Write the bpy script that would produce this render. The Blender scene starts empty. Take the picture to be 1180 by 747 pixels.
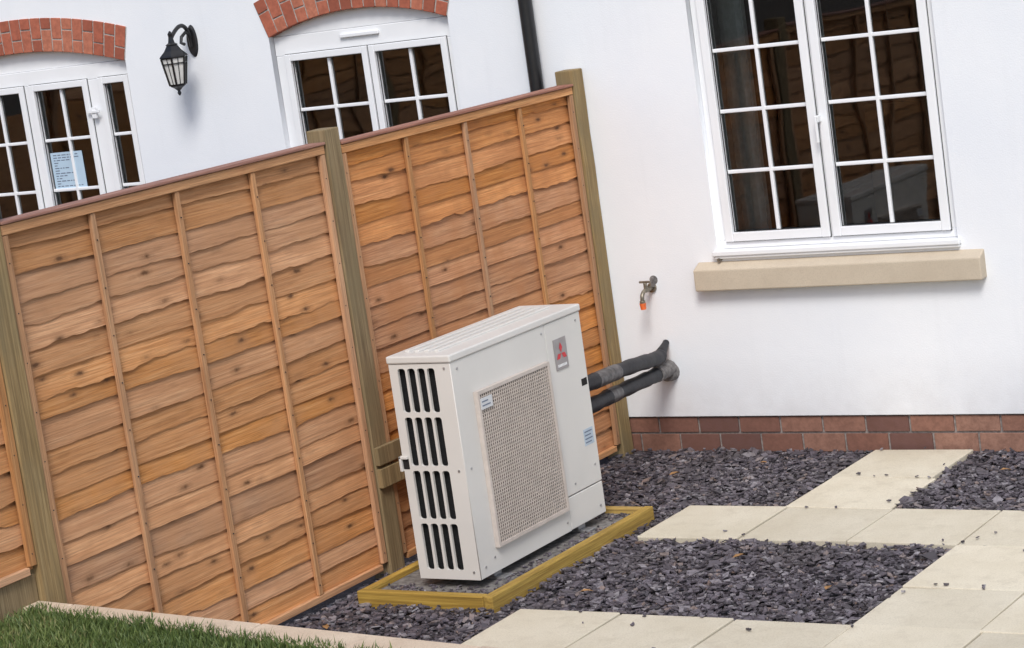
import bpy, bmesh, math, random
import numpy as np
from mathutils import Vector, Matrix
random.seed(7); rng=np.random.default_rng(11)
scn=bpy.context.scene
COL=scn.collection

# ------------------------------------------------------------ helpers
def link(o,parent=None):
    COL.objects.link(o)
    if parent is not None:
        o.parent=parent
        o.matrix_parent_inverse=Matrix.Translation(-Vector(parent.location))
    return o
def empty(name,loc=(0,0,0)):
    e=bpy.data.objects.new(name,None); e.empty_display_size=.2; e.location=loc
    COL.objects.link(e); return e

class MB:
    """mesh builder with per-face material + per-face 'var' value"""
    def __init__(s): s.v=[];s.f=[];s.m=[];s.c=[]
    def add(s,vs,fs,m=0,c=None):
        b=len(s.v); s.v+= [tuple(p) for p in vs]
        cc=random.random() if c is None else c
        for f in fs: s.f.append(tuple(b+i for i in f)); s.m.append(m); s.c.append(cc)
    def box(s,x0,x1,y0,y1,z0,z1,m=0,c=None):
        x0,x1=sorted((x0,x1));y0,y1=sorted((y0,y1));z0,z1=sorted((z0,z1))
        vs=[(x0,y0,z0),(x1,y0,z0),(x1,y1,z0),(x0,y1,z0),(x0,y0,z1),(x1,y0,z1),(x1,y1,z1),(x0,y1,z1)]
        s.add(vs,[(0,3,2,1),(4,5,6,7),(0,1,5,4),(1,2,6,5),(2,3,7,6),(3,0,4,7)],m,c)
    def cyl(s,p0,p1,r0,r1=None,n=16,m=0,c=None):
        if r1 is None:r1=r0
        p0=Vector(p0);p1=Vector(p1);d=(p1-p0).normalized()
        a=d.orthogonal().normalized();b=d.cross(a)
        vs=[];
        for p,r in((p0,r0),(p1,r1)):
            for i in range(n):
                t=2*math.pi*i/n; vs.append(p+a*r*math.cos(t)+b*r*math.sin(t))
        fs=[(i,(i+1)%n,n+(i+1)%n,n+i) for i in range(n)]+[tuple(range(n-1,-1,-1)),tuple(range(n,2*n))]
        s.add(vs,fs,m,c)
    def tube(s,pts,r,n=14,m=0,c=None):
        pts=[Vector(p) for p in pts]; vs=[];fs=[]
        rr=r if isinstance(r,(list,tuple)) else [r]*len(pts)
        a=None
        for i,p in enumerate(pts):
            d=(pts[min(i+1,len(pts)-1)]-pts[max(i-1,0)]).normalized()
            if a is None: a=d.orthogonal().normalized()
            a=(a-d*a.dot(d)).normalized(); b=d.cross(a)
            for k in range(n):
                t=2*math.pi*k/n; vs.append(p+(a*math.cos(t)+b*math.sin(t))*rr[i])
        for i in range(len(pts)-1):
            for k in range(n): fs.append((i*n+k,i*n+(k+1)%n,(i+1)*n+(k+1)%n,(i+1)*n+k))
        fs.append(tuple(range(n-1,-1,-1)));L=(len(pts)-1)*n;fs.append(tuple(range(L,L+n)))
        s.add(vs,fs,m,c)
    def obj(s,name,mats,parent=None,bevel=0,smooth=False,loc=None):
        me=bpy.data.meshes.new(name); me.from_pydata(s.v,[],s.f)
        for m in mats: me.materials.append(m)
        me.polygons.foreach_set('material_index',s.m)
        at=me.attributes.new('var','FLOAT','FACE'); at.data.foreach_set('value',s.c)
        if smooth: me.polygons.foreach_set('use_smooth',[True]*len(s.f))
        me.update(); o=bpy.data.objects.new(name,me); link(o,parent)
        if bevel:
            b=o.modifiers.new('b','BEVEL'); b.width=bevel; b.segments=2; b.limit_method='ANGLE'; b.angle_limit=math.radians(40)
        if smooth:
            try:
                me.set_sharp_from_angle(angle=math.radians(40))
            except Exception: pass
        return o

def plate(name,outer,holes,depth,origin,axis,mat,parent=None,bevel=0):
    """flat plate with holes; outline coords (u,z). axis 'y': u=x, thickness runs origin..origin+depth in +y ;
       axis 'x': u=y, thickness origin..origin+depth in x"""
    cu=bpy.data.curves.new(name,'CURVE'); cu.dimensions='2D'; cu.fill_mode='BOTH'; cu.extrude=depth/2
    for loop in [outer]+holes:
        sp=cu.splines.new('POLY'); sp.points.add(len(loop)-1)
        for i,(a,b) in enumerate(loop): sp.points[i].co=(a,b,0,1)
        sp.use_cyclic_u=True
    ob=bpy.data.objects.new(name+'_tmp',cu); COL.objects.link(ob)
    dg=bpy.context.evaluated_depsgraph_get(); dg.update()
    me=bpy.data.meshes.new_from_object(ob.evaluated_get(dg))
    bpy.data.objects.remove(ob)
    co=np.empty(len(me.vertices)*3); me.vertices.foreach_get('co',co); co=co.reshape(-1,3)
    out=np.empty_like(co)
    if axis=='y': out[:,0]=co[:,0]; out[:,1]=origin+depth/2-co[:,2]; out[:,2]=co[:,1]
    else: out[:,0]=origin+depth/2+co[:,2]; out[:,1]=co[:,0]; out[:,2]=co[:,1]
    me.vertices.foreach_set('co',out.ravel()); me.materials.clear(); me.materials.append(mat); me.update()
    me.name=name
    o=bpy.data.objects.new(name,me); link(o,parent)
    return o

# ------------------------------------------------------------ materials
class NT:
    def __init__(s,name):
        s.mat=bpy.data.materials.new(name); s.mat.use_nodes=True; s.t=s.mat.node_tree; s.n=s.t.nodes
        s.b=s.n['Principled BSDF']
    def new(s,typ,**k):
        n=s.n.new(typ)
        for a,v in k.items(): setattr(n,a,v)
        return n
    def L(s,a,b): s.t.links.new(a,b)
    def coord(s,scale=(1,1,1),var=False):
        tc=s.new('ShaderNodeTexCoord'); mp=s.new('ShaderNodeMapping'); mp.inputs['Scale'].default_value=scale
        if var:
            at=s.new('ShaderNodeAttribute',attribute_name='var')
            m=s.new('ShaderNodeVectorMath',operation='MULTIPLY_ADD')
            cx=s.new('ShaderNodeCombineXYZ')
            for i in range(3): s.L(at.outputs['Fac'],cx.inputs[i])
            s.L(cx.outputs[0],m.inputs[0]); m.inputs[1].default_value=(37,53,71); s.L(tc.outputs['Object'],m.inputs[2])
            s.L(m.outputs[0],mp.inputs['Vector'])
        else: s.L(tc.outputs['Object'],mp.inputs['Vector'])
        return mp.outputs[0]
    def noise(s,vec,scale,detail=4,rough=.55,dist=0):
        n=s.new('ShaderNodeTexNoise'); n.inputs['Scale'].default_value=scale; n.inputs['Detail'].default_value=detail
        n.inputs['Roughness'].default_value=rough; n.inputs['Distortion'].default_value=dist
        s.L(vec,n.inputs['Vector']); return n.outputs['Fac']
    def ramp(s,fac,stops):
        r=s.new('ShaderNodeValToRGB'); e=r.color_ramp.elements
        while len(e)<len(stops): e.new(.5)
        for i,(p,c) in enumerate(stops):
            e[i].position=p; e[i].color=(c[0],c[1],c[2],1) if not isinstance(c,(int,float)) else (c,c,c,1)
        s.L(fac,r.inputs[0]); return r.outputs[0]
    def mix(s,fac,a,b,mode='MIX'):
        m=s.new('ShaderNodeMix',data_type='RGBA',blend_type=mode)
        for sock,v in((m.inputs[0],fac),(m.inputs[6],a),(m.inputs[7],b)):
            if isinstance(v,(int,float)): sock.default_value=v if sock.type=='VALUE' else (v,v,v,1)
            elif isinstance(v,tuple): sock.default_value=(v[0],v[1],v[2],1)
            else: s.L(v,sock)
        return m.outputs[2]
    def bump(s,h,strength=.3,dist=.01):
        b=s.new('ShaderNodeBump'); b.inputs['Strength'].default_value=strength; b.inputs['Distance'].default_value=dist
        s.L(h,b.inputs['Height']); s.L(b.outputs[0],s.b.inputs['Normal'])
    def color(s,c):
        if isinstance(c,tuple): s.b.inputs['Base Color'].default_value=(c[0],c[1],c[2],1)
        else: s.L(c,s.b.inputs['Base Color'])
    def rough(s,v): s.b.inputs['Roughness'].default_value=v
    def attr(s): return s.new('ShaderNodeAttribute',attribute_name='var').outputs['Fac']

def simple(name,c,rough=.6,metal=0,nscale=30,amt=.12,bump=.05):
    n=NT(name); v=n.coord(); f=n.noise(v,nscale,3)
    n.color(n.mix(n.ramp(f,[(.3,0.0),(.7,1.0)]),tuple(x*(1-amt) for x in c),tuple(min(1,x*(1+amt)) for x in c)))
    n.rough(rough); n.b.inputs['Metallic'].default_value=metal
    if bump: n.bump(f,bump,.002)
    return n.mat

# painted render wall
n=NT('white_render'); v=n.coord()
big=n.noise(v,1.1,4); fine=n.noise(v,140,2)
streak=n.noise(n.coord((5,5,.6)),2.2,3)
c=n.mix(n.ramp(big,[(.35,0.),(.7,1.)]),(.80,.83,.875),(.865,.885,.91))
c=n.mix(n.ramp(streak,[(.58,0.),(.9,.3)]),c,(.70,.72,.75))
sep=n.new('ShaderNodeSeparateXYZ'); tc=n.new('ShaderNodeTexCoord'); n.L(tc.outputs['Object'],sep.inputs[0])
mr=n.new('ShaderNodeMapRange'); mr.inputs[1].default_value=.14; mr.inputs[2].default_value=.45; mr.inputs[3].default_value=.6; mr.inputs[4].default_value=0
n.L(sep.outputs[2],mr.inputs[0])
dirt=n.mix(1.0,n.noise(v,9,4),mr.outputs[0],'MULTIPLY')
c=n.mix(dirt,c,(.50,.48,.48))
n.color(c); n.rough(.9); n.bump(n.mix(.4,fine,n.noise(v,18,2)),.3,.005); M_WALL=n.mat

def woodmat(name,c0,c1,c2,axis='y',knots=True,weather=None,gs=1.0,wamt=.75):
    n=NT(name)
    sc={'y':(14,1.3,44),'z':(40,40,1.2),'x':(1.2,26,40)}[axis]
    v=n.coord(sc,var=True); g=n.noise(v,1.6*gs,7,.72,.5)
    g2=n.noise(n.coord({'y':(30,3.2,150),'z':(130,130,2),'x':(2,90,130)}[axis],var=True),1.5,3,.65,.3)
    col=n.ramp(g,[(.30,c0),(.47,c1),(.68,c2)])
    col=n.mix(n.ramp(g2,[(.36,.65),(.56,0.)]),col,tuple(x*.55 for x in c1))
    a=n.attr()
    hs=n.new('ShaderNodeHueSaturation'); n.L(col,hs.inputs['Color'])
    m=n.new('ShaderNodeMapRange'); n.L(a,m.inputs[0]); m.inputs[3].default_value=.78; m.inputs[4].default_value=1.18; n.L(m.outputs[0],hs.inputs['Value'])
    m2=n.new('ShaderNodeMath',operation='PINGPONG'); n.L(a,m2.inputs[0]); m2.inputs[1].default_value=.09
    m3=n.new('ShaderNodeMapRange'); n.L(m2.outputs[0],m3.inputs[0]); m3.inputs[2].default_value=.09; m3.inputs[3].default_value=.88; m3.inputs[4].default_value=1.10; n.L(m3.outputs[0],hs.inputs['Saturation'])
    col=hs.outputs[0]
    if weather:
        w=n.noise(n.coord((3,3,2)),1.5,4,.6)
        col=n.mix(n.ramp(w,[(.42,0.),(.66,wamt)]),col,weather)
    if knots:
        vo=n.new('ShaderNodeTexVoronoi'); vo.inputs['Scale'].default_value=1; vo.feature='F1'
        vv=n.coord({'y':(0.01,5.0,13),'z':(9,9,4),'x':(4,9,9)}[axis],var=True); n.L(vv,vo.inputs['Vector'])
        wob=n.noise(n.coord((40,40,40),var=True),1.5,2)
        ad=n.new('ShaderNodeMath',operation='MULTIPLY_ADD'); n.L(wob,ad.inputs[0]); ad.inputs[1].default_value=.12; n.L(vo.outputs['Distance'],ad.inputs[2])
        kf=n.ramp(ad.outputs[0],[(.11,1.),(.155,.6),(.21,.25),(.34,0.)])
        col=n.mix(kf,col,tuple(x*.36 for x in c0))
    n.color(col); n.rough(.8); n.bump(n.mix(.5,g,g2),.55,.004)
    return n.mat
M_FENCE=woodmat('orange_fence_timber',(.36,.155,.058),(.60,.285,.118),(.74,.41,.20),'y',True,(.50,.25,.115),1.0,.5)
M_FENCE2=woodmat('orange_fence_timber_dark',(.32,.12,.036),(.57,.24,.084),(.71,.35,.14),'y',True,(.43,.175,.062),1.0,.6)
M_BATTEN=woodmat('fence_batten_timber',(.28,.125,.052),(.50,.25,.108),(.62,.345,.165),'z',False)
M_RAIL=woodmat('fence_rail_timber',(.32,.14,.06),(.54,.27,.12),(.66,.37,.18),'y',False)
M_CAP=woodmat('fence_cap_timber',(.20,.085,.06),(.32,.155,.115),(.42,.22,.16),'y',False)
M_POST=woodmat('treated_post_timber',(.13,.082,.036),(.28,.19,.085),(.42,.31,.16),'z',False,(.20,.155,.08))
M_YEL=woodmat('treated_yellow_timber',(.22,.125,.018),(.42,.26,.04),(.54,.36,.07),'y',False)
M_YELX=woodmat('treated_yellow_timber_x',(.22,.125,.018),(.42,.26,.04),(.54,.36,.07),'x',False)

# slate
n=NT('slate_chips'); a=n.attr(); v=n.coord()
col=n.ramp(a,[(0,(.046,.040,.047)),(.4,(.105,.090,.108)),(.75,(.175,.153,.178)),(.92,(.33,.31,.33)),(1,(.25,.175,.145))])
f=n.noise(v,60,3); col=n.mix(n.ramp(f,[(.35,.5),(.65,0.)]),col,(.050,.043,.048))
pn=n.noise(v,2.2,3); col=n.mix(n.ramp(pn,[(.48,0.),(.7,.5)]),col,(.080,.068,.068))
n.color(col); n.rough(.55); M_SLATE=n.mat
n=NT('gravel_bed'); v=n.coord(); f=n.noise(v,45,5,.7)
n.color(n.ramp(f,[(.3,(.03,.027,.03)),(.7,(.11,.10,.11))])); n.rough(.95); n.bump(f,.8,.015); M_BED=n.mat
n=NT('soil'); v=n.coord(); f=n.noise(v,12,5,.7)
n.color(n.ramp(f,[(.3,(.05,.038,.028)),(.7,(.12,.095,.07))])); n.rough(.95); n.bump(f,.8,.03); M_SOIL=n.mat

def stone(name,c0,c1,st,blot=.42):
    n=NT(name); v=n.coord(); a=n.attr()
    f=n.noise(v,3.2,5,.6); sp=n.noise(v,170,2,.7)
    col=n.mix(n.ramp(f,[(.32,0.),(.68,1.)]),c0,c1)
    col=n.mix(n.ramp(sp,[(.36,.4),(.52,0.)]),col,st)
    m=n.new('ShaderNodeMapRange'); n.L(a,m.inputs[0]); m.inputs[3].default_value=.88; m.inputs[4].default_value=1.06
    hs=n.new('ShaderNodeHueSaturation'); n.L(col,hs.inputs['Color']); n.L(m.outputs[0],hs.inputs['Value'])
    bl=n.noise(v,11,4,.65)
    col=n.mix(n.ramp(bl,[(.52,0.),(.72,blot)]),hs.outputs[0],st)
    n.color(col); n.rough(.85); n.bump(n.mix(.5,sp,f),.25,.003); return n.mat
M_SLAB=stone('buff_paving',(.60,.54,.415),(.69,.635,.51),(.44,.385,.29))
M_SILL=stone('cast_stone_sill',(.53,.45,.345),(.60,.52,.405),(.45,.38,.29),.3)
M_COP=stone('coping_stone',(.58,.455,.335),(.69,.57,.44),(.40,.31,.23))

def brick(name,cols,mort):
    n=NT(name); a=n.attr(); v=n.coord(); f=n.noise(v,38,4,.65)
    col=n.ramp(a,cols); col=n.mix(n.ramp(f,[(.35,.5),(.65,0.)]),col,tuple(x*.5 for x in cols[1][1]))
    n.color(col); n.rough(.88); n.bump(f,.4,.004); return n.mat
M_BRA=brick('red_arch_brick',[(0,(.30,.085,.05)),(.5,(.45,.13,.075)),(1,(.54,.20,.12))],0)
M_BRP=brick('plinth_brick',[(0,(.14,.07,.06)),(.5,(.25,.115,.08)),(1,(.33,.18,.13))],0)
M_MORT=simple('mortar',(.40,.36,.33),.95,nscale=60,amt=.25,bump=.3)
M_MORTD=simple('mortar_dark',(.27,.24,.225),.95,nscale=60,amt=.3,bump=.3)
M_UPVC=simple('white_upvc',(.85,.865,.885),.32,nscale=4,amt=.03,bump=0)
M_BLACK=simple('black_metal',(.012,.012,.014),.35,nscale=30,amt=.2)
M_PIPE=simple('black_pipe_insulation',(.013,.014,.019),.55,nscale=40,amt=.4,bump=.6)
M_TAPE=simple('grey_tape',(.085,.08,.082),.4,nscale=35,amt=.7,bump=.6)
M_GREYM=simple('grey_mortar_patch',(.17,.16,.155),.8,nscale=50,amt=.4,bump=.5)
M_GALV=simple('galvanised_metal',(.42,.42,.43),.45,.7,nscale=40,amt=.2)
M_BRASS=simple('weathered_brass',(.24,.215,.17),.45,.6,nscale=60,amt=.4)
M_ORANGE=simple('orange_plastic',(.78,.16,.04),.5,nscale=50,amt=.15)
M_HOLE=simple('dark_cavity',(.012,.011,.011),.95,nscale=30,amt=.3,bump=0)
M_CASE=simple('cream_painted_steel',(.66,.645,.615),.42,nscale=3,amt=.04,bump=.02)
M_GRILL=simple('grille_wire',(.54,.48,.435),.5,nscale=30,amt=.08,bump=0)
M_FIN=simple('condenser_fins',(.035,.036,.038),.5,.3,nscale=200,amt=.4,bump=.2)
M_GBACK=simple('grille_backing',(.24,.20,.175),.6,nscale=60,amt=.3,bump=.1)
M_FAN=simple('fan_plastic',(.19,.16,.145),.5,nscale=30,amt=.15)
M_RED=simple('badge_red',(.55,.02,.03),.35,nscale=20,amt=.1,bump=0)
M_SILV=simple('badge_silver',(.33,.31,.31),.35,.4,nscale=20,amt=.1,bump=0)
M_STICK=simple('sticker_paper',(.42,.50,.58),.5,nscale=20,amt=.1,bump=0)
M_PAPER=simple('notice_paper',(.46,.60,.72),.7,nscale=9,amt=.06,bump=0)
M_LABEL=simple('label_paper',(.60,.62,.64),.5,nscale=9,amt=.06,bump=0)
M_INK=simple('ink',(.14,.17,.24),.7,nscale=20,amt=.1,bump=0)
M_LGLASS=simple('lantern_glass',(.74,.74,.72),.15,nscale=20,amt=.1,bump=0)
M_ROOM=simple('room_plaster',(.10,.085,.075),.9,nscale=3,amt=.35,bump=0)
M_CURT=simple('curtain_fabric',(.50,.53,.53),.9,nscale=30,amt=.15,bump=.2)
M_ROOF=simple('roof_tile',(.16,.09,.07),.85,nscale=30,amt=.3,bump=.4)
M_SLABC=simple('concrete_base',(.17,.16,.152),.9,nscale=40,amt=.5,bump=.4)
M_FURN=simple('interior_furniture',(.14,.08,.045),.6,nscale=10,amt=.3,bump=0)
M_LEAF=simple('dry_leaf',(.30,.16,.06),.8,nscale=60,amt=.4,bump=0)

n=NT('window_glass'); n.n.remove(n.b)
out=[x for x in n.n if x.type=='OUTPUT_MATERIAL'][0]
tr=n.new('ShaderNodeBsdfTransparent'); tr.inputs[0].default_value=(.80,.84,.83,1)
gl=n.new('ShaderNodeBsdfGlossy'); gl.inputs['Roughness'].default_value=.02; gl.inputs[0].default_value=(1,1,1,1)
fr=n.new('ShaderNodeFresnel'); fr.inputs['IOR'].default_value=1.75
v=n.coord(); bn=n.new('ShaderNodeBump'); bn.inputs['Strength'].default_value=.12; bn.inputs['Distance'].default_value=.02
n.L(n.noise(v,2.5,1),bn.inputs['Height']); n.L(bn.outputs[0],gl.inputs['Normal'])
ms=n.new('ShaderNodeMixShader'); n.L(fr.outputs[0],ms.inputs[0]); n.L(tr.outputs[0],ms.inputs[1]); n.L(gl.outputs[0],ms.inputs[2]); n.L(ms.outputs[0],out.inputs[0])
M_GLASS=n.mat

n=NT('grass_blades'); a=n.attr()
n.color(n.ramp(a,[(0,(.045,.078,.018)),(.5,(.095,.142,.034)),(.85,(.165,.205,.06)),(1,(.32,.28,.13))])); n.rough(.6); M_GRASS=n.mat
n=NT('turf'); v=n.coord(); f=n.noise(v,40,5,.7)
n.color(n.ramp(f,[(.3,(.03,.045,.014)),(.7,(.07,.10,.03))])); n.rough(.95); n.bump(f,1,.03); M_TURF=n.mat

# ------------------------------------------------------------ ground
def yE(x): return -3.94-.103*(x+.19)          # front edge of the raised lawn
b=MB(); b.add([(-60,-60,-.06),(60,-60,-.06),(60,60,-.06),(-60,60,-.06)],[(0,1,2,3)])
b.obj('ground',[M_SOIL])
b=MB(); b.add([(-7,-4.2,-.03),(8,-4.2,-.03),(8,.012,-.03),(-7,.012,-.03)],[(0,1,2,3)])
bed=b.obj('gravel_bed',[M_BED])

XG=[.92,1.36,1.835,2.305,2.785,3.265,3.745,4.225,4.705,5.185]
YG=[0,-.49,-.965,-1.445,-1.97,-2.425,-2.90,-3.38,-3.86]
slabs=[]
def slab(x0,x1,y0,y1): slabs.append((x0,x1,min(y0,y1),max(y0,y1)))
slab(1.325,1.80,-.015,-.485); slab(1.335,1.82,-.49,-.963)
xs=[.88,1.355,1.84,2.305]
for i in range(3): slab(xs[i],xs[i+1]-.006,-.969,-1.44)
for i in range(3,9): slab(XG[i],XG[i+1]-.006,-.969,-1.44)
for i in range(3,9):
    for j in (3,4): slab(XG[i],XG[i+1]-.006,YG[j]-.006,YG[j+1])
for i in range(0,9):
    for j in (5,6,7): slab(XG[i]+(.012 if i>0 else 0),XG[i+1]+.006,(YG[j] if j>5 else -2.395)-.006,YG[j+1])
b=MB()
for (x0,x1,y0,y1) in slabs:
    a_=random.uniform(-.004,.004); zs=[random.uniform(-.004,.003) for _ in range(4)]
    cx,cy=(x0+x1)/2,(y0+y1)/2
    P=[]
    for (px,py) in ((x0,y0),(x1,y0),(x1,y1),(x0,y1)):
        dx,dy=(px-cx)*.997,(py-cy)*.997; P.append((cx+dx-dy*a_,cy+dy+dx*a_))
    b.add([(p[0],p[1],-.045) for p in P]+[(p[0],p[1],z) for p,z in zip(P,zs)],[(0,3,2,1),(4,5,6,7),(0,1,5,4),(1,2,6,5),(2,3,7,6),(3,0,4,7)])
b.obj('stone_paving',[M_SLAB],bevel=.004)

def chips(N,xr,yr,zr,keep,rr=(.008,.024)):
    x=rng.uniform(*xr,N); y=rng.uniform(*yr,N); k=keep(x,y); x=x[k];y=y[k]; N=len(x)
    z=rng.uniform(zr[0],zr[1],N)+.005*np.sin(x*7+1)*np.sin(y*6); r=rng.uniform(*rr,N)*rng.choice([.55,.85,1,1.4],N)
    return x,y,z,r
def build_chips(name,x,y,z,r,flat=.42):
    N=len(x);K=5
    ang=np.sort(rng.uniform(0,2*np.pi,(N,K)),1)*.35+np.linspace(0,2*np.pi,K,endpoint=False)[None]
    rad=r[:,None]*rng.uniform(.65,1.2,(N,K)); el=rng.uniform(.5,1,(N,1))
    px=np.cos(ang)*rad; py=np.sin(ang)*rad*el; th=rng.uniform(.003,.008,N)
    P=np.zeros((N,2*K,3)); P[:,:K,0]=px;P[:,:K,1]=py;P[:,:K,2]=th[:,None]/2
    P[:,K:,0]=px*.93;P[:,K:,1]=py*.93;P[:,K:,2]=-th[:,None]/2
    yaw=rng.uniform(0,2*np.pi,N);tx=rng.normal(0,flat*.55,N);ty=rng.normal(0,flat*.55,N)
    def R(ax,t):
        c,s=np.cos(t),np.sin(t);M=np.zeros((len(t),3,3));i,j=[(1,2),(2,0),(0,1)][ax]
        M[:,ax,ax]=1;M[:,i,i]=c;M[:,j,j]=c;M[:,i,j]=-s;M[:,j,i]=s;return M
    M=R(0,tx)@R(1,ty)@R(2,yaw)
    P=np.einsum('nij,nkj->nki',M,P); P[:,:,0]+=x[:,None];P[:,:,1]+=y[:,None];P[:,:,2]+=z[:,None]
    faces=[]
    base=[tuple(range(K))]+[(i,K+i,K+(i+1)%K,(i+1)%K) for i in range(K)]
    for q in range(N):
        o=q*2*K
        for f in base: faces.append(tuple(o+i for i in f))
    me=bpy.data.meshes.new(name); me.from_pydata(P.reshape(-1,3).tolist(),[],faces)
    me.materials.append(M_SLATE); at=me.attributes.new('var','FLOAT','FACE')
    at.data.foreach_set('value',np.repeat(rng.uniform(0,1,N),len(base)))
    me.update(); return link(bpy.data.objects.new(name,me))
def notslab(x,y):
    k=np.ones(len(x),bool)
    for (x0,x1,y0,y1) in slabs: k&=~((x>x0-.004)&(x<x1+.004)&(y>y0-.004)&(y<y1+.004))
    k&=~((x>.14)&(x<.81)&(y>-2.42)&(y<-1.13)); return k
A=chips(40000,(.02,3.6),(-3.1,-.01),(-.022,-.002),notslab)
sx=[];sy=[]
for (x0,x1,y0,y1) in slabs:
    if x0<3.2 and y0>-3:
        for _ in range(random.randint(1,6)):
            e=random.random()
            sx.append(random.uniform(x0,x1)); sy.append(random.uniform(y0,y1) if e<.35 else random.choice([y0,y1])+random.uniform(-.03,.03))
NB=330
for _ in range(NB):
    if random.random()<.55: sx.append(random.uniform(.66,.757)); sy.append(random.uniform(-2.36,-1.2))
    else: sx.append(random.uniform(.2,.75)); sy.append(random.uniform(-2.365,-2.24) if random.random()<.6 else random.uniform(-1.29,-1.19))
ns=len(sx)
x=np.concatenate([A[0],sx]);y=np.concatenate([A[1],sy]);z=np.concatenate([A[2],np.full(ns,.006)]);z[-NB:]=.025
r=np.concatenate([A[3],rng.uniform(.006,.014,ns)])
build_chips('slate_gravel',x,y,z,r)
b=MB()
for (lx_,ly_) in [(2.05,-2.05),(1.5,-1.7),(.55,-.5),(1.1,-2.2),(2.1,-.4),(.25,-2.75),(.9,-.3)]:
    a=random.uniform(0,6.28); s=random.uniform(.018,.03)
    P=[(-1,0,0),(-.3,.45,.25),(.5,.4,.2),(1,0,.05),(.5,-.4,.3),(-.3,-.45,.15)]
    b.add([(lx_+s*(p[0]*math.cos(a)-p[1]*math.sin(a)),ly_+s*(p[0]*math.sin(a)+p[1]*math.cos(a)),.010+s*p[2]) for p in P],[tuple(range(6))])
b.obj('dry_leaves',[M_LEAF])

# ------------------------------------------------------------ raised lawn
def quad_prism(b,pts,z0,z1,m=0,c=None):
    nn=len(pts); vs=[(p[0],p[1],z0) for p in pts]+[(p[0],p[1],z1) for p in pts]
    b.add(vs,[tuple(range(nn-1,-1,-1)),tuple(range(nn,2*nn))]+[(i,(i+1)%nn,nn+(i+1)%nn,nn+i) for i in range(nn)],m,c)
def yG(x): return yE(x)-(.055+.040*max(0,x+.2))
ZT=.5
b=MB(); quad_prism(b,[(-8,-30),(16,-30),(16,yE(16)-.06),(-8,yE(-8)-.06)],-.05,ZT-.025); b.obj('lawn',[M_TURF])
b=MB(); quad_prism(b,[(-8,yE(-8)-.055),(16,yE(16)-.055),(16,yE(16)-.02),(-8,yE(-8)-.02)],-.05,ZT-.05)
b.obj('retaining_wall',[M_SLABC])
b=MB(); xx=-7.9
while xx<12:
    L=.9; x1=xx+L-.006
    quad_prism(b,[(xx,yG(xx)-.02),(x1,yG(x1)-.02),(x1,yE(x1)),(xx,yE(xx))],ZT-.048,ZT+random.uniform(-.002,.002)); xx+=L
b.obj('lawn_kerb',[M_COP],bevel=.006)
def blades(N,xr,yr):
    x=rng.uniform(*xr,N); y=rng.uniform(*yr,N)
    yg=-3.94-.103*(x+.19)-(.055+.040*np.maximum(0,x+.2)); k=(y<yg+.012*np.sin(x*23)+rng.normal(0,.014,N))
    k&=~((np.abs(x)<.06)&(y>-30)); x=x[k];y=y[k];return x,y
X1,Y1=blades(80000,(-.9,2.8),(-4.85,-3.9)); X2,Y2=blades(16000,(-3,6),(-8,-4.85))
X=np.concatenate([X1,X2]);Y=np.concatenate([Y1,Y2]);N=len(X)
h=rng.uniform(.022,.055,N);w=rng.uniform(.0024,.0044,N)*np.where(Y>-4.85,1,3.0);an=rng.uniform(0,6.283,N);ln=rng.uniform(0,.034,N);la=rng.uniform(0,6.283,N)
V=np.zeros((N,5,3));cx,sy_=np.cos(an),np.sin(an)
for i,(s,t) in enumerate(((-1,0),(1,0),(.8,.55),(-.8,.55),(0,1))):
    V[:,i,0]=X+cx*w*s+np.cos(la)*ln*t*t;V[:,i,1]=Y+sy_*w*s+np.sin(la)*ln*t*t;V[:,i,2]=ZT-.027+h*t
o=np.arange(N)*5
loops=np.stack([o,o+1,o+2,o+3,o+3,o+2,o+4],1).ravel()
me=bpy.data.meshes.new('grass'); me.vertices.add(N*5); me.vertices.foreach_set('co',V.ravel())
me.loops.add(N*7); me.loops.foreach_set('vertex_index',loops)
me.polygons.add(N*2); ls=np.stack([np.arange(N)*7,np.arange(N)*7+4],1).ravel(); me.polygons.foreach_set('loop_start',ls)
me.materials.append(M_GRASS); me.update(calc_edges=True); me.validate()
at=me.attributes.new('var','FLOAT','FACE')
pv=np.clip(rng.normal(.5,.22,N)+.15*np.sin(X*3+Y*4),0,1); at.data.foreach_set('value',np.repeat(pv,2)[:len(me.polygons)])
link(bpy.data.objects.new('grass',me))

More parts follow.
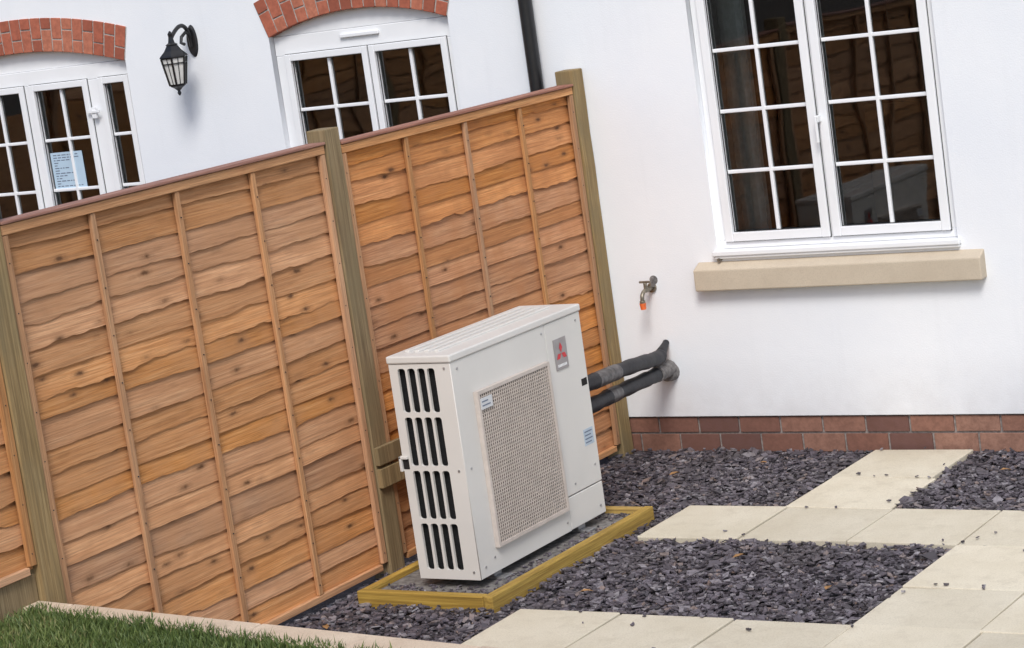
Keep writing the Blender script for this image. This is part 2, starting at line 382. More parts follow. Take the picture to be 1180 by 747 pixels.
# ------------------------------------------------------------ fence
def fence_panel(parent,ya,yb,z0,z1,name,x=0,mirror=1,battens=3,gap=.087,mat=None):
    b=MB(); nseg=60; nb=int(math.ceil((z1-z0-.03)/gap)); 
    for k in range(nb):
        zb=z0+.02+k*gap+random.uniform(-.011,.011); zt=min(zb+gap+.035,z1-.004)
        if zb>z1-.03: continue
        ph=[random.uniform(0,6.28) for _ in range(4)]; am=random.uniform(.3,1.0)
        if random.random()<.2: am*=1.7
        tilt=random.uniform(-.008,.008); c=random.random()
        kns=[(random.uniform(ya,yb),random.uniform(-.012,.010),random.uniform(.02,.06)) for _ in range(random.choice([0,0,1,2]))]
        vs=[];
        for i in range(nseg+1):
            y=ya+(yb-ya)*i/nseg
            wv=am*(.0045*math.sin(y*4+ph[0])+.0030*math.sin(y*11+ph[1])+.0020*math.sin(y*29+ph[2])+.0018*math.sin(y*71+ph[3]))+tilt*(i/nseg-.5)*2
            for (kn,ka,kw) in kns: wv+=ka*math.exp(-((y-kn)/kw)**2)
            bow=.0025*math.sin(y*7+ph[2])
            xf=x+mirror*(.0175+bow); xm=x+mirror*(.0120+bow*.6); xt=x+mirror*.002; xbk=x+mirror*(.008+bow)
            vs+= [(xf,y,zb+wv),(xm,y,(zb+zt)/2),(xt,y,zt),(xbk,y,zb+wv+.0005),(x-mirror*.006,y,zt)]
        fs=[]
        for i in range(nseg):
            a=i*5;d=(i+1)*5
            for q in((0,1),(1,2)): fs.append((a+q[0],d+q[0],d+q[1],a+q[1]))
            fs.append((a+3,d+3,d+0,a+0)); fs.append((a+4,d+4,d+3,a+3)); fs.append((a+2,d+2,d+4,a+4))
        b.add(vs,fs,0,c)
    b.obj(name+'_boards',[mat or M_FENCE],parent)
    b=MB(); f0=x+mirror*.0205; f1=x+mirror*.040
    W=.030
    ys=[ya+W/2]+[ya+(yb-ya)*(i+1)/(battens+1) for i in range(battens)]+[yb-W/2]
    for i,yc in enumerate(ys):
        w=W/2 if i in(0,len(ys)-1) else W/2*.85
        t1=random.uniform(-.006,.006) if 0<i<len(ys)-1 else 0
        xa,xb=sorted((f0,f1-(.003 if 0<i<len(ys)-1 else 0)*mirror)); za,zb=z0+.028,z1-.038
        vs=[(xa,yc-w-t1,za),(xb,yc-w-t1,za),(xb,yc+w-t1,za),(xa,yc+w-t1,za),(xa,yc-w+t1,zb),(xb,yc-w+t1,zb),(xb,yc+w+t1,zb),(xa,yc+w+t1,zb)]
        b.add(vs,[(0,3,2,1),(4,5,6,7),(0,1,5,4),(1,2,6,5),(2,3,7,6),(3,0,4,7)])
        b.box(x-mirror*.03,x-mirror*.008,yc-w,yc+w,z0+.028,z1-.04)
    b.obj(name+'_battens',[M_BATTEN],parent,bevel=.002)
    b=MB(); b.box(f0-.002,f1+.002,ya+.001,yb-.001,z1-.036,z1-.002); b.box(f0-.004,f1-.002,ya+.034,yb-.034,z0,z0+.026)
    b.box(x-mirror*.03,x-mirror*.008,ya,yb,z1-.04,z1-.001)
    b.obj(name+'_rails',[M_RAIL],parent,bevel=.002)
    b=MB(); b.box(x-.034,x+.050,ya,yb,z1+.0005,z1+.012); b.obj(name+'_cap',[M_CAP],parent,bevel=.003)
    b=MB()
    for yc in ys:
        for k in range(0,nb,2):
            b.cyl((f1-.002,yc+random.uniform(-.003,.003),z0+.07+k*gap),(f1+.0008,yc,z0+.07+k*gap),.0028,n=6)
    b.obj(name+'_nails',[M_FIN],parent)
def post(parent,yc,zt,name,x=0,s=.048,lean=0,z0=-.3):
    b=MB(); nn=14; vs=[]
    for i in range(nn+1):
        t=i/nn; z=z0+(zt-z0)*t; 
        ox=random.uniform(-.0015,.0015);oy=random.uniform(-.0015,.0015)+lean*t
        vs+=[(x-s+ox,yc-s+oy,z),(x+s+ox,yc-s+oy,z),(x+s+ox,yc+s+oy,z),(x-s+ox,yc+s+oy,z)]
    fs=[(0,3,2,1),(4*nn,4*nn+1,4*nn+2,4*nn+3)]
    for i in range(nn):
        a=4*i
        for k in range(4): fs.append((a+k,a+(k+1)%4,a+4+(k+1)%4,a+4+k))
    b.add(vs,fs,0); b.obj(name,[M_POST],parent,bevel=.005)
fe=empty('garden_fence')
fence_panel(fe,-1.925,-.105,.02,1.775,'panel_a',mat=M_FENCE2)
fence_panel(fe,-3.86,-2.035,.02,1.79,'panel_b')
fence_panel(fe,-5.80,-3.965,.60,2.37,'panel_c')
fence_panel(fe,-7.74,-5.90,.60,2.37,'panel_d')
post(fe,-.052,1.85,'post_a'); post(fe,-1.98,1.85,'post_b'); post(fe,-3.912,2.42,'post_c'); post(fe,-5.85,2.42,'post_d'); post(fe,-7.79,2.42,'post_e')
b=MB(); b.box(.049,.072,-2.03,-1.62,.36,.44); b.box(.049,.072,-2.03,-1.60,.455,.53); b.obj('short_boards',[M_POST],fe,bevel=.002)
b=MB(); b.box(-.02,.02,-7.74,-3.965,.46,.595); b.obj('gravel_board',[M_POST],fe,bevel=.002)
f2=empty('reflection_fence')  # unseen fence, added out of view so the window panes reflect dark brown
for k in range(4):
    fence_panel(f2,-9.8+k*1.93,-9.8+k*1.93+1.83,.5,2.3,'panel_%d'%k,x=-5.6)
    post(f2,-9.8+k*1.93-.05,2.35,'post_%d'%k,x=-5.6)
b=MB(); b.box(-5.62,-5.58,-2.05,-.05,0,1.8); b.box(-5.62,-5.58,-4.0,-2.08,0,1.8); b.obj('lower_panels',[M_FENCE],f2)

# ------------------------------------------------------------ house
ho=empty('white_house')
def arch_pts(x0,x1,zs,za,n=20):
    hw=(x1-x0)/2; cx=(x0+x1)/2; s=za-zs; R=(hw*hw+s*s)/(2*s); cz=za-R; t0=math.asin(hw/R)
    return [(cx+R*math.sin(t),cz+R*math.cos(t)) for t in np.linspace(t0,-t0,n)],(cx,cz,R,t0)
DA=(-4.39,-2.79,2.145,2.255); WA=(-1.795,-.675,2.17,2.265)
pd,ad=arch_pts(*DA); pw,aw=arch_pts(*WA)
hd=[(DA[0],.17),(DA[1],.17)]+pd; hw_=[(WA[0],.92),(WA[1],.92)]+pw
hr=[(.64,.905),(1.83,.905),(1.83,2.52),(.64,2.52)]
plate('render_wall',[(-9,.155),(8,.155),(8,5.4),(-9,5.4)],[hd,hw_,hr],.15,0,'y',M_WALL,ho)
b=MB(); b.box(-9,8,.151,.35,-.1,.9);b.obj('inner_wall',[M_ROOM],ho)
b=MB(); b.box(-9,8,.02,.149,-.1,.153,0,.5)
b.obj('plinth_mortar',[M_MORTD],ho)
b=MB()
for row,(z0,z1) in enumerate(((-.02,.064),(.075,.146))):
    x=-9+(.11 if row else 0)
    while x<8:
        b.box(x,min(x+.205,8),.011+random.uniform(-.001,.001),.06,z0,z1); x+=.2165
b.obj('plinth_bricks',[M_BRP],ho,bevel=.003)
for nm,(cx,cz,R,t0),dep in(('door_arch',ad,.18),('window_arch',aw,.19)):
    b=MB(); wv=.068; nb=int(round(2*t0*(R+.08)/(wv+.009))); 
    dt=2*t0/nb; mt=.009/(R+.08)
    for i in range(nb):
        ta=-t0+i*dt+mt/2; tb=ta+dt-mt; r0=R-.004; r1=R+dep; yo=-.008+random.uniform(-.0015,.0015)
        split=R+dep*(.35 if i%2 else .65)
        for (ra,rb) in ((r0,split-.004),(split+.004,r1)):
            q=[(cx+ra*math.sin(ta),cz+ra*math.cos(ta)),(cx+ra*math.sin(tb),cz+ra*math.cos(tb)),(cx+rb*math.sin(tb),cz+rb*math.cos(tb)),(cx+rb*math.sin(ta),cz+rb*math.cos(ta))]
            vs=[(p[0],yo,p[1]) for p in q]+[(p[0],.05,p[1]) for p in q]
            b.add(vs,[(0,1,2,3),(7,6,5,4),(0,4,5,1),(1,5,6,2),(2,6,7,3),(3,7,4,0)])
    b.obj(nm+'_bricks',[M_BRA],ho,bevel=.0025)
    b=MB(); n2=24; vs=[];fs=[]
    for i in range(n2+1):
        t=-t0+2*t0*i/n2
        for rr in(R+.002,R+dep-.002):
            for yy in(-.003,.03): vs.append((cx+rr*math.sin(t),yy,cz+rr*math.cos(t)))
    for i in range(n2):
        a=i*4;d=a+4
        fs+=[(a,d,d+2,a+2),(a+2,d+2,d+3,a+3),(a+1,d+1,d,a)]
    b.add(vs,fs); b.obj(nm+'_mortar',[M_MORT],ho)

def glazing(parent,name,x0,x1,z0,z1,sashes,gz0,gz1,rows,fy=.035,sw=.042):
    b=MB(); 
    b.box(x0,x1,fy,fy+.07,gz1+sw-.006,z1); b.box(x0,x1,fy,fy+.07,z0,gz0-sw+.006)
    cur=x0
    for (a,d,cc,zt) in sashes:
        b.box(cur,a-sw+.006,fy,fy+.07,gz0-sw+.0055,gz1+sw-.0055); cur=d+sw-.006
    b.box(cur,x1,fy,fy+.07,gz0-sw+.0055,gz1+sw-.0055)
    b.obj(name+'_frame',[M_UPVC],parent,bevel=.004)
    b=MB(); g=MB(); ga=MB()
    for (a,d,cc,zt) in sashes:
        y0=fy-.016;y1=fy+.055; t=zt
        b.box(a-sw,a,y0,y1,gz0-sw,t+sw); b.box(d,d+sw,y0,y1,gz0-sw,t+sw)
        b.box(a+.0002,d-.0002,y0+.0006,y1,t,t+sw-.0006); b.box(a+.0002,d-.0002,y0+.0006,y1,gz0-sw+.0006,gz0)
        e=sw+.0025
        for (p0,p1,q0,q1) in ((a-e,a-sw+.001,gz0-e,t+e),(d+sw-.001,d+e,gz0-e,t+e),(a-sw,d+sw,t+sw-.001,t+e),(a-sw,d+sw,gz0-e,gz0-sw+.001)):
            ga.box(p0,p1,fy-.004,fy-.0005,q0,q1)
        k=.004
        for (p0,p1,q0,q1) in ((a+.0003,a+k,gz0+.0003,t-.0003),(d-k,d-.0003,gz0+.0003,t-.0003),(a+k,d-k,t-k,t-.0003),(a+k,d-k,gz0+.0003,gz0+k)):
            ga.box(p0,p1,fy+.003,fy+.0055,q0,q1)
        ph=(t-gz0)/rows
        bw=.0085
        for i in range(1,cc):
            xc=a+(d-a)*i/cc
            b.box(xc-bw,xc+bw,fy+.006,fy+.034,gz0+.0005,t-.0005)
        for j in range(1,rows):
            zc=gz0+ph*j
            b.box(a+.0005,d-.0005,fy+.0065,fy+.0335,zc-bw,zc+bw)
        for i in range(cc):
            for j in range(rows):
                p0=a+(d-a)*i/cc;p1=a+(d-a)*(i+1)/cc;q0=gz0+ph*j;q1=q0+ph
                o_=[random.uniform(-.0006,.0006) for _ in range(3)]
                g.add([(p0,fy+.02+o_[0],q0),(p1,fy+.02+o_[1],q0),(p1,fy+.02+o_[1]+o_[2],q1),(p0,fy+.02+o_[0]+o_[2],q1)],[(0,1,2,3)])
    b.obj(name+'_sashes',[M_UPVC],parent,bevel=.0035); g.obj(name+'_glass',[M_GLASS],parent); ga.obj(name+'_seals',[M_BLACK],parent)
glazing(ho,'main_window',.641,1.829,.945,2.519,[(.72,1.17,2,2.42),(1.268,1.75,2,2.42)],1.02,2.42,5)
b=MB(); b.box(.625,1.845,-.03,.09,.921,.944); b.box(.63,1.84,-.022,-.0005,.9075,.9205)
b.obj('main_window_cill',[M_UPVC],ho,bevel=.004)
b=MB(); b.box(1.222,1.238,-.014,.018,1.50,1.53); b.box(1.224,1.236,-.028,-.014,1.41,1.53); b.obj('main_window_handle',[M_UPVC],ho,bevel=.003)
b=MB(); s0,s1=.53,1.945
b.add([(s0,-.06,.765),(s1,-.06,.765),(s1,.02,.765),(s0,.02,.765),(s0,-.06,.865),(s1,-.06,.865),(s1,.02,.902),(s0,.02,.902)],[(0,3,2,1),(4,5,6,7),(0,1,5,4),(1,2,6,5),(2,3,7,6),(3,0,4,7)],0,.5)
b.obj('stone_sill',[M_SILL],ho,bevel=.006)
glazing(ho,'side_window',WA[0]+.001,WA[1]-.001,.921,2.165,[(-1.695,-1.240,2,2.035),(-1.160,-.755,2,2.035)],1.02,2.035,4,sw=.035)
b=MB(); b.box(WA[0],WA[1],.04,.12,2.166,2.33); b.box(-1.36,-1.12,.018,.0345,2.122,2.14); b.obj('side_window_head',[M_UPVC],ho,bevel=.003)
glazing(ho,'french_door',DA[0]+.001,DA[1]-.001,.171,2.144,[(-4.32,-4.16,1,2.03),(-4.0,-3.635,2,2.03),(-3.52,-3.155,2,2.03),(-3.0,-2.85,1,2.03)],.35,2.03,6,sw=.036)
b=MB(); b.box(DA[0],DA[1],.045,.12,2.145,2.33); b.obj('french_door_head',[M_UPVC],ho,bevel=.003)
b=MB(); b.box(-3.10,-3.07,.004,.019,1.85,1.91); b.box(-3.13,-3.04,-.002,.006,1.88,1.895); b.obj('french_door_hinge',[M_UPVC],ho,bevel=.002)
b=MB(); b.box(-3.505,-3.265,.0505,.0515,1.46,1.68); b.obj('door_notice',[M_PAPER],ho)
b=MB()
for i in range(13):
    xa=-3.485
    while xa<-3.305:
        l=random.uniform(.01,.035); b.box(xa,xa+l,.0497,.0502,1.662-i*.0145,1.667-i*.0145); xa+=l+.008
        if random.random()<.12: break
b.obj('door_notice_text',[M_INK],ho)
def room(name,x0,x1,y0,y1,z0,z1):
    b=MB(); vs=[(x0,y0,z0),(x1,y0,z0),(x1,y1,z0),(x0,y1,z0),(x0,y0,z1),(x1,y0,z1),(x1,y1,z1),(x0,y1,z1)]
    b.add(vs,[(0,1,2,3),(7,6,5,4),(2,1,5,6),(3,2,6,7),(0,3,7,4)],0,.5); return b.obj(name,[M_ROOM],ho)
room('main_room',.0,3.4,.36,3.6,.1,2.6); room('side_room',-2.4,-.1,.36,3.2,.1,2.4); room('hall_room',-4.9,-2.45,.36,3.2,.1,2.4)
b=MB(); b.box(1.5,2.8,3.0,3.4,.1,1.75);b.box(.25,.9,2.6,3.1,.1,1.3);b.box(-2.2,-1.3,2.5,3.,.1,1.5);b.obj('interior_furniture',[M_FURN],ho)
def curtain(name,x0,x1,y,z0,z1,amp=.02):
    b=MB(); nn=60; vs=[]
    for i in range(nn+1):
        xx=x0+(x1-x0)*i/nn; yy=y+amp*math.sin(i*1.05)+.006*math.sin(i*2.3)
        vs+=[(xx,yy,z0),(xx,yy,z1)]
    b.add(vs,[(2*i,2*i+2,2*i+3,2*i+1) for i in range(nn)]); b.obj(name,[M_CURT],ho,smooth=True)
curtain('curtain',.48,.80,.26,.95,2.5)
b=MB(); b.box(-9.2,8.2,-.22,.0,5.2,5.38); b.obj('fascia',[M_UPVC],ho)
b=MB(); b.add([(-9.3,-.35,5.39),(8.3,-.35,5.39),(8.3,4,8.2),(-9.3,4,8.2),(8.3,8.5,5.39),(-9.3,8.5,5.39)],[(0,1,2,3),(3,2,4,5),(0,5,4,1)]); b.obj('roof',[M_ROOF],ho)
b=MB(); b.box(-9,-8.85,.15,8,0,5.35); b.box(7.85,8,.15,8,0,5.35); b.box(-8.85,7.85,7.9,8.1,0,5.35); b.obj('side_walls',[M_WALL],ho)

# drainpipe
px=-.185
b=MB(); b.cyl((px,-.055,.03),(px,-.055,5.2),.034,n=20)
for z in (.4,1.5,2.6,3.7): b.cyl((px,-.055,z),(px,-.055,z+.05),.041,n=20); b.box(px-.05,px+.05,-.03,-.001,z+.01,z+.04)
b.obj('drainpipe',[M_BLACK],None,smooth=True)

# ------------------------------------------------------------ wall lantern
la=empty('wall_lantern',(-2.30,0,2.15))
lx=-2.30; ly=-.17
b=MB()
vs=[];n3=20
for yy,k in((-.001,1),(-.014,.86)):
    for i in range(n3):
        t=2*math.pi*i/n3; vs.append((lx+.034*k*math.cos(t),yy,2.20+.085*k*math.sin(t)))
b.add(vs,[tuple(range(n3,2*n3))]+[(i,(i+1)%n3,n3+(i+1)%n3,n3+i) for i in range(n3)])
pts=[]
for i in range(22):
    t=i/21; a=math.pi*t
    pts.append((lx,-.015-.155*(1-math.cos(a))/2, 2.17+.09*math.sin(a)+.05*t+ .02*math.sin(a*2)))
b.tube(pts,.011,10); b.tube([(lx,-.015,2.235),(lx,-.05,2.25),(lx,-.085,2.23),(lx,-.095,2.20),(lx,-.07,2.19)],.009,8)
def ring(z,r): return [(lx+r*math.cos(math.pi/3*i),ly+r*math.sin(math.pi/3*i),z) for i in range(6)]
def loft(b,secs,m=0):
    vs=[];
    for z,r in secs: vs+=ring(z,r)
    fs=[]
    for s in range(len(secs)-1):
        for i in range(6): fs.append((s*6+i,s*6+(i+1)%6,(s+1)*6+(i+1)%6,(s+1)*6+i))
    fs+= [tuple(range(5,-1,-1)),tuple(range((len(secs)-1)*6,len(secs)*6))]
    b.add(vs,fs,m)
loft(b,[(2.130,.070),(2.138,.078),(2.146,.072),(2.168,.048),(2.195,.030),(2.20,.034),(2.21,.018),(2.24,.012),(2.255,.014),(2.27,.004)])
loft(b,[(1.935,.004),(1.948,.011),(1.960,.007),(1.975,.024),(1.985,.042),(1.995,.046)])
for i in range(6):
    a=math.pi/3*i
    b.tube([(lx+.044*math.cos(a),ly+.044*math.sin(a),1.99),(lx+.070*math.cos(a),ly+.070*math.sin(a),2.132)],.0055,6)
    a2=a+math.pi/6; k2=.875
    b.tube([(lx+.043*k2*math.cos(a2),ly+.043*k2*math.sin(a2),1.994),(lx+.068*k2*math.cos(a2),ly+.068*k2*math.sin(a2),2.131)],.0022,5)
for k in (.80,):
    for i in range(6):
        a=math.pi/3*i;a2=a+math.pi/3;r=.044+.026*k;z=1.99+.142*k
        b.tube([(lx+r*math.cos(a),ly+r*math.sin(a),z),(lx+r*math.cos(a2),ly+r*math.sin(a2),z)],.0028,6)
b.obj('lantern_frame',[M_BLACK],la)
b=MB(); loft(b,[(1.996,.040),(2.129,.064)]); b.obj('lantern_glass',[M_LGLASS],la)

# ------------------------------------------------------------ heat pump
hp=empty('heat_pump_unit',(.5,-1.77,.06))
X0,X1,Y0,Y1,Z0,Z1=.366,.66,-2.26,-1.29,.056,.962
def rrect(x0,x1,z0,z1,r,n=4):
    p=[]
    for cx,cz,a0 in((x1-r,z1-r,0),(x0+r,z1-r,90),(x0+r,z0+r,180),(x1-r,z0+r,270)):
        for i in range(n+1):
            a=math.radians(a0+90*i/n); p.append((cx+r*math.cos(a),cz+r*math.sin(a)))
    return p
holes=[]; nc=4; cx0,cx1=.400,.588; pitch=(cx1-cx0)/nc
rows=[(.095,.285),(.302,.500),(.518,.716),(.734,.912)]
for z0,z1 in rows:
    for i in range(nc): holes.append(rrect(cx0+i*pitch+.0055,cx0+(i+1)*pitch-.0055,z0,z1,.012))
plate('end_panel',[(X0,Z0+.002),(X1-.003,Z0+.002),(X1-.003,Z1-.032),(X0,Z1-.032)],holes,.012,Y0,'y',M_CASE,hp)
b=MB(); b.box(X0+.01,X1-.02,Y0+.035,Y0+.04,Z0+.02,Z1-.04)
for k in range(40):
    xc=X0+.014+k*.0062
    b.box(xc,xc+.0016,Y0+.022,Y0+.034,Z0+.02,Z1-.04)
b.obj('coil',[M_FIN],hp)
gy0,gy1,gz0,gz1=-2.135,-1.60,.155,.785
plate('front_panel',[(Y0+.001,Z0+.004),(-1.575,Z0+.004),(-1.575,Z1-.031),(Y0+.001,Z1-.031)],[rrect(gy0+.012,gy1-.012,gz0+.012,gz1-.012,.02)],.012,X1-.012,'x',M_CASE,hp)
b=MB(); b.box(X1-.03,X1,-1.571,Y1,Z0+.145,Z1-.031); b.box(X1-.03,X1-.001,-1.571,Y1,Z0+.004,Z0+.140)
b.box(X0,X1-.031,Y1-.02,Y1-.001,Z0+.004,Z1-.031)
b.box(X0,X0+.012,Y0+.013,Y1-.021,Z0+.004,Z1-.031)
b.box(X0+.013,X1-.032,Y0+.02,Y1-.022,Z0+.0,Z0+.012)
b.obj('service_panel',[M_CASE],hp,bevel=.003)
b=MB(); b.box(X0-.006,X1+.006,Y0-.006,Y1+.006,Z1-.03,Z1); b.obj('lid',[M_CASE],hp,bevel=.006)
b=MB()
for k in range(4):
    xc=X0+.036+k*.047
    b.box(xc,xc+.022,Y0+.07,Y1-.07,Z1-.001,Z1+.0075)
b.obj('lid_ribs',[M_CASE],hp,bevel=.003)
b=MB(); 
b.box(X1+.0005,X1+.022,gy0,gy0+.014,gz0,gz1); b.box(X1+.0005,X1+.022,gy1-.014,gy1,gz0,gz1)
b.box(X1+.0005,X1+.0215,gy0+.0145,gy1-.0145,gz0,gz0+.014); b.box(X1+.0005,X1+.0215,gy0+.0145,gy1-.0145,gz1-.014,gz1)
nh=46
for i in range(1,nh):
    z=gz0+(gz1-gz0)*i/nh; b.box(X1+.014,X1+.017,gy0+.01,gy1-.01,z-.0020,z+.0020)
nv=38
for i in range(1,nv):
    y=gy0+(gy1-gy0)*i/nv; b.box(X1+.0172,X1+.0200,y-.0020,y+.0020,gz0+.01,gz1-.01)
b.obj('fan_grille',[M_GRILL],hp,bevel=0)
b=MB(); b.box(X1-.06,X1-.055,gy0,gy1,gz0,gz1); b.obj('grille_backing',[M_GBACK],hp)
b=MB(); cy=(gy0+gy1)/2; cz=(gz0+gz1)/2
b.cyl((X1-.05,cy,cz),(X1-.015,cy,cz),.06,.05,n=24)
for k in range(3):
    a0=k*2.094; vs=[]
    for i in range(9):
        t=i/8; a=a0+t*1.25
        for r,dx in((.055,-.03-.01*t),(.235,-.012-.035*t)): vs.append((X1+dx,cy+r*math.cos(a),cz+r*math.sin(a)))
    b.add(vs,[(2*i,2*i+1,2*i+3,2*i+2) for i in range(8)])
b.obj('fan',[M_FAN],hp)
b=MB(); vs=[];nn=40
for i in range(nn):
    t=2*math.pi*i/nn
    for r,dx in((.25,-.02),(.25,-.054),(.265,-.02)): vs.append((X1+dx,cy+r*math.cos(t),cz+r*math.sin(t)))
fs=[]
for i in range(nn):
    a=3*i;d=3*((i+1)%nn); fs+=[(a,d,d+1,a+1),(a,a+2,d+2,d)]
b.add(vs,fs); b.obj('fan_shroud',[M_GBACK],hp)
by,bz=-1.475,.795
b=MB(); b.box(X1+.0002,X1+.004,by-.048,by+.048,bz-.07,bz+.06); b.obj('badge_plate',[M_SILV],hp,bevel=.001)
b=MB(); rr=.031
for k in range(3):
    a=math.pi/2+k*2*math.pi/3
    tip=(math.cos(a),math.sin(a)); l=(math.cos(a+math.pi/6),math.sin(a+math.pi/6)); r_=(math.cos(a-math.pi/6),math.sin(a-math.pi/6))
    O=(by+tip[0]*.002,bz-.002+tip[1]*.002); s=rr*.80
    P=[O,(O[0]+l[0]*s,O[1]+l[1]*s),(O[0]+(l[0]+r_[0])*s,O[1]+(l[1]+r_[1])*s),(O[0]+r_[0]*s,O[1]+r_[1]*s)]
    b.add([(X1+.0052,p[0],p[1]) for p in P],[(0,3,2,1)])
b.obj('badge_diamonds',[M_RED],hp)
b=MB()
for k in range(7): b.box(X1+.0042,X1+.005,by-.034+k*.010,by-.028+k*.010,bz-.058,bz-.047)
b.obj('badge_text',[M_UPVC],hp)
b=MB(); b.box(X1+.0002,X1+.0012,-1.385,-1.31,.37,.44); b.obj('warning_sticker',[M_STICK],hp)
b=MB(); 
for k in range(4): b.box(X1+.0013,X1+.0018,-1.378,-1.33+.01*(k%2),.38+.015*k,.385+.015*k)
b.obj('warning_text',[M_INK],hp)
b=MB(); b.box(X1+.0225,X1+.0245,-2.125,-2.045,.71,.755); b.obj('model_label',[M_LABEL],hp)
b=MB(); b.box(X1+.0247,X1+.0252,-2.118,-2.06,.722,.727);b.box(X1+.0247,X1+.0252,-2.118,-2.075,.738,.743); b.obj('model_text',[M_INK],hp)
b=MB(); b.box(X0-.001,X0+.030,Y0-.002,Y0+.01,.505,.55); b.obj('handle_recess',[M_HOLE],hp,bevel=.004)
b=MB(); b.box(X0-.012,X0+.03,Y0-.012,Y0-.001,.548,.560);b.box(X0-.012,X0+.0,Y0-.012,Y0+.02,.498,.560); b.obj('handle_lip',[M_CASE],hp,bevel=.003)
b=MB(); b.box(X1-.001,X1+.001,-1.345,-1.302,.62,.65); b.obj('grip_recess',[M_HOLE],hp)
b=MB()
for (y,z) in [(-2.22,.90),(-1.60,.90),(-1.33,.90),(-2.22,.10),(-1.60,.10),(-1.33,.10),(-2.22,.5),(-1.33,.28),(-2.15,.12),(-1.5,.24)]:
    b.cyl((X1-.001,y,z),(X1+.003,y,z),.005,n=10)
for (x_,z) in [(.63,.91),(.63,.09),(.63,.5)]: b.cyl((x_,Y0+.001,z),(x_,Y0-.003,z),.005,n=10)
b.obj('screws',[M_GALV],hp)
b=MB()
for y in (-2.10,-1.45):
    b.box(X0-.02,X1+.02,y-.03,y+.03,.0215,.031); b.box(X0,X1-.03,y-.028,y+.028,.0315,.0555)
b.obj('feet',[M_GALV],hp,bevel=.002)

# base : slab with timber edging
ba=empty('equipment_base',(.5,-1.8,0))
b=MB(); b.box(.19,.758,-2.365,-1.185,-.03,.021); b.obj('base_slab',[M_SLABC],ba,bevel=.004)
b=MB(); b.box(.760,.802,-2.41,-1.14,-.03,.044); b.box(.150,.188,-2.37,-1.185,-.03,.042); b.obj('edging_long',[M_YEL],ba,bevel=.005)
b=MB(); b.box(.150,.757,-2.408,-2.368,-.03,.043); b.box(.150,.757,-1.182,-1.142,-.03,.042); b.obj('edging_short',[M_YELX],ba,bevel=.005)

# pipes
pi_=empty('insulated_pipes',(.4,-.6,.5))
def smooth_path(P,n=8):
    P=[Vector(p) for p in P]; out=[]
    Q=[P[0]]+P+[P[-1]]
    for i in range(1,len(Q)-2):
        for k in range(n):
            t=k/n; p0,p1,p2,p3=Q[i-1:i+3]
            out.append(.5*((2*p1)+(p2-p0)*t+(2*p0-5*p1+4*p2-p3)*t*t+(3*p1-p0-3*p2+p3)*t**3))
    out.append(P[-1]); return out
def lumpy(n,r): return [r*(1+.05*math.sin(i*1.7)+.04*math.sin(i*2.9+1)) for i in range(n)]
P1=smooth_path([(.51,-1.33,.570),(.48,-1.0,.555),(.40,-.5,.515),(.335,-.16,.475),(.32,-.08,.490),(.305,-.005,.518)])
P2=smooth_path([(.51,-1.33,.465),(.47,-1.0,.452),(.38,-.5,.42),(.32,-.14,.395),(.315,-.07,.395),(.31,-.005,.40)])
b=MB()
R1=lumpy(len(P1),.0345)
for i in range(26,len(P1)): R1[i]=.0345-(.0185)*min(1,(i-26)/12)
b.tube(P1,R1,18); b.tube(P2,lumpy(len(P2),.0345),18)
b.obj('pipe_insulation',[M_PIPE],pi_,smooth=True)
b=MB()
b.tube(smooth_path([(.474,-.95,.550),(.446,-.77,.539),(.435,-.7,.533)]),.0368,18)
b.tube(smooth_path([(.434,-.80,.441),(.412,-.68,.432)]),.0368,18)
b.obj('pipe_tape',[M_TAPE],pi_,smooth=True)
b=MB()
b.tube(smooth_path([(.328,-.17,.399),(.318,-.12,.395),(.312,-.03,.398)]),[.0375]*10+[.038,.039,.040,.041,.042,.043,.044],18)
b.cyl((.31,-.05,.375),(.31,.002,.375),.038,.046,n=16)
b.obj('wall_penetration_seal',[M_GREYM],pi_,smooth=True)

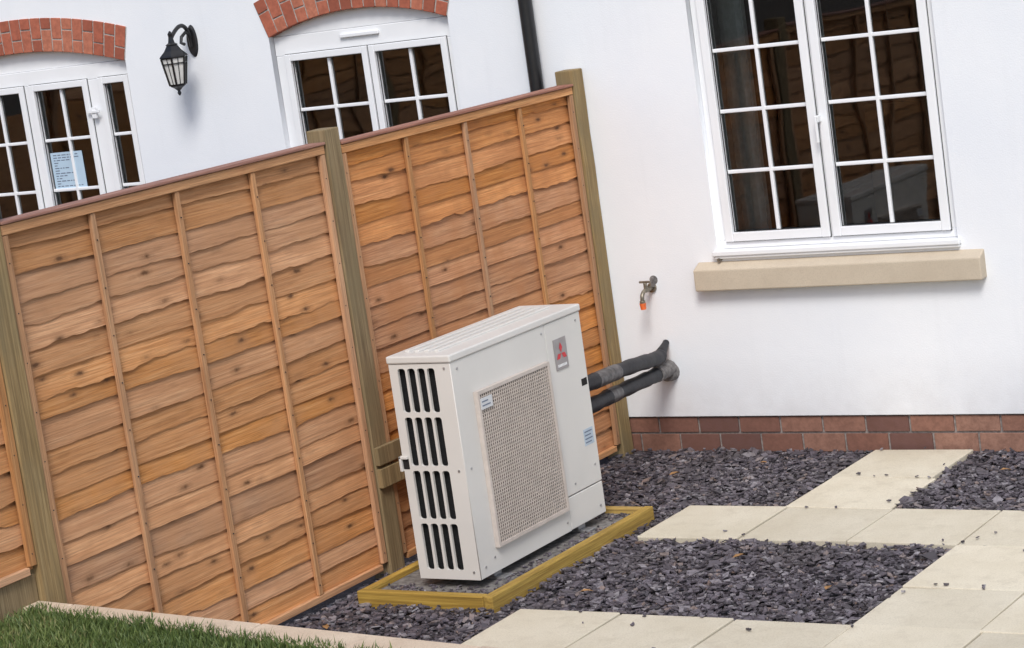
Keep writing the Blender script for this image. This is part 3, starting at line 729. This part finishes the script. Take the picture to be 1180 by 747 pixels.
# tap
tx=.268
tp=empty('garden_tap',(tx,-.05,.76))
b=MB()
b.cyl((tx,.0,.785),(tx,-.010,.785),.024,n=18); b.cyl((tx,-.01,.785),(tx,-.07,.782),.011,n=12)
b.tube(smooth_path([(tx,-.05,.782),(tx,-.085,.780),(tx,-.105,.762),(tx,-.108,.735)]),.010,12)
b.cyl((tx,-.108,.742),(tx,-.108,.725),.014,n=12); b.cyl((tx,-.064,.785),(tx,-.064,.818),.009,n=12)
b.box(tx-.03,tx+.03,-.069,-.059,.818,.828)
b.obj('tap_body',[M_BRASS],tp,smooth=False,bevel=.002)
b=MB(); b.cyl((tx,-.108,.730),(tx,-.108,.70),.0165,.013,n=12); b.obj('hose_union',[M_ORANGE],tp)
b=MB(); b.cyl((tx+.012,-.0015,.82),(tx+.012,.002,.82),.022,n=12); b.box(tx+.004,tx+.02,-.02,-.002,.79,.835); b.obj('wall_patch',[M_GREYM],tp)
b=MB(); b.cyl((.655,-.001,.905),(.655,-.03,.905),.008,n=10); b.obj('sill_fixing',[M_BRASS],ho)

# ------------------------------------------------------------ light
el=math.radians(48); sd=Vector((.46,-.80,0)).normalized()
S=Vector((sd.x*math.cos(el),sd.y*math.cos(el),math.sin(el)))
w=bpy.data.worlds.new('World'); scn.world=w; w.use_nodes=True
sk=w.node_tree.nodes.new('ShaderNodeTexSky'); sk.sky_type='NISHITA'; sk.sun_disc=False
sk.sun_elevation=el; sk.sun_rotation=math.atan2(sd.x,sd.y); sk.air_density=1.0; sk.dust_density=2.0; sk.ozone_density=1
bg=w.node_tree.nodes['Background']; w.node_tree.links.new(sk.outputs[0],bg.inputs[0]); bg.inputs[1].default_value=.15
ld=bpy.data.lights.new('sun','SUN'); ld.energy=2.3; ld.angle=math.radians(20); ld.color=(1,.975,.935)
lo=bpy.data.objects.new('sun',ld); COL.objects.link(lo); lo.location=(4,-6,9)
lo.rotation_euler=S.to_track_quat('Z','Y').to_euler()

# ------------------------------------------------------------ camera
r,p,y=-.1427,-.1614,-.5951
F=Vector((math.sin(y)*math.cos(p),math.cos(y)*math.cos(p),math.sin(p)))
G=Vector((math.cos(y),-math.sin(y),0)); UP=G.cross(F)
R=G*math.cos(r)+UP*math.sin(r); U=-G*math.sin(r)+UP*math.cos(r)
cd=bpy.data.cameras.new('camera'); cd.sensor_width=36; cd.lens=36*2727.7/1180; cd.clip_end=500; cd.clip_start=.05
co=bpy.data.objects.new('camera',cd); COL.objects.link(co)
M=Matrix(((R.x,U.x,-F.x,5.9096),(R.y,U.y,-F.y,-9.5516),(R.z,U.z,-F.z,2.5091),(0,0,0,1)))
co.matrix_world=M
scn.camera=co
scn.view_settings.view_transform='Standard'; scn.view_settings.look='None'; scn.view_settings.exposure=0
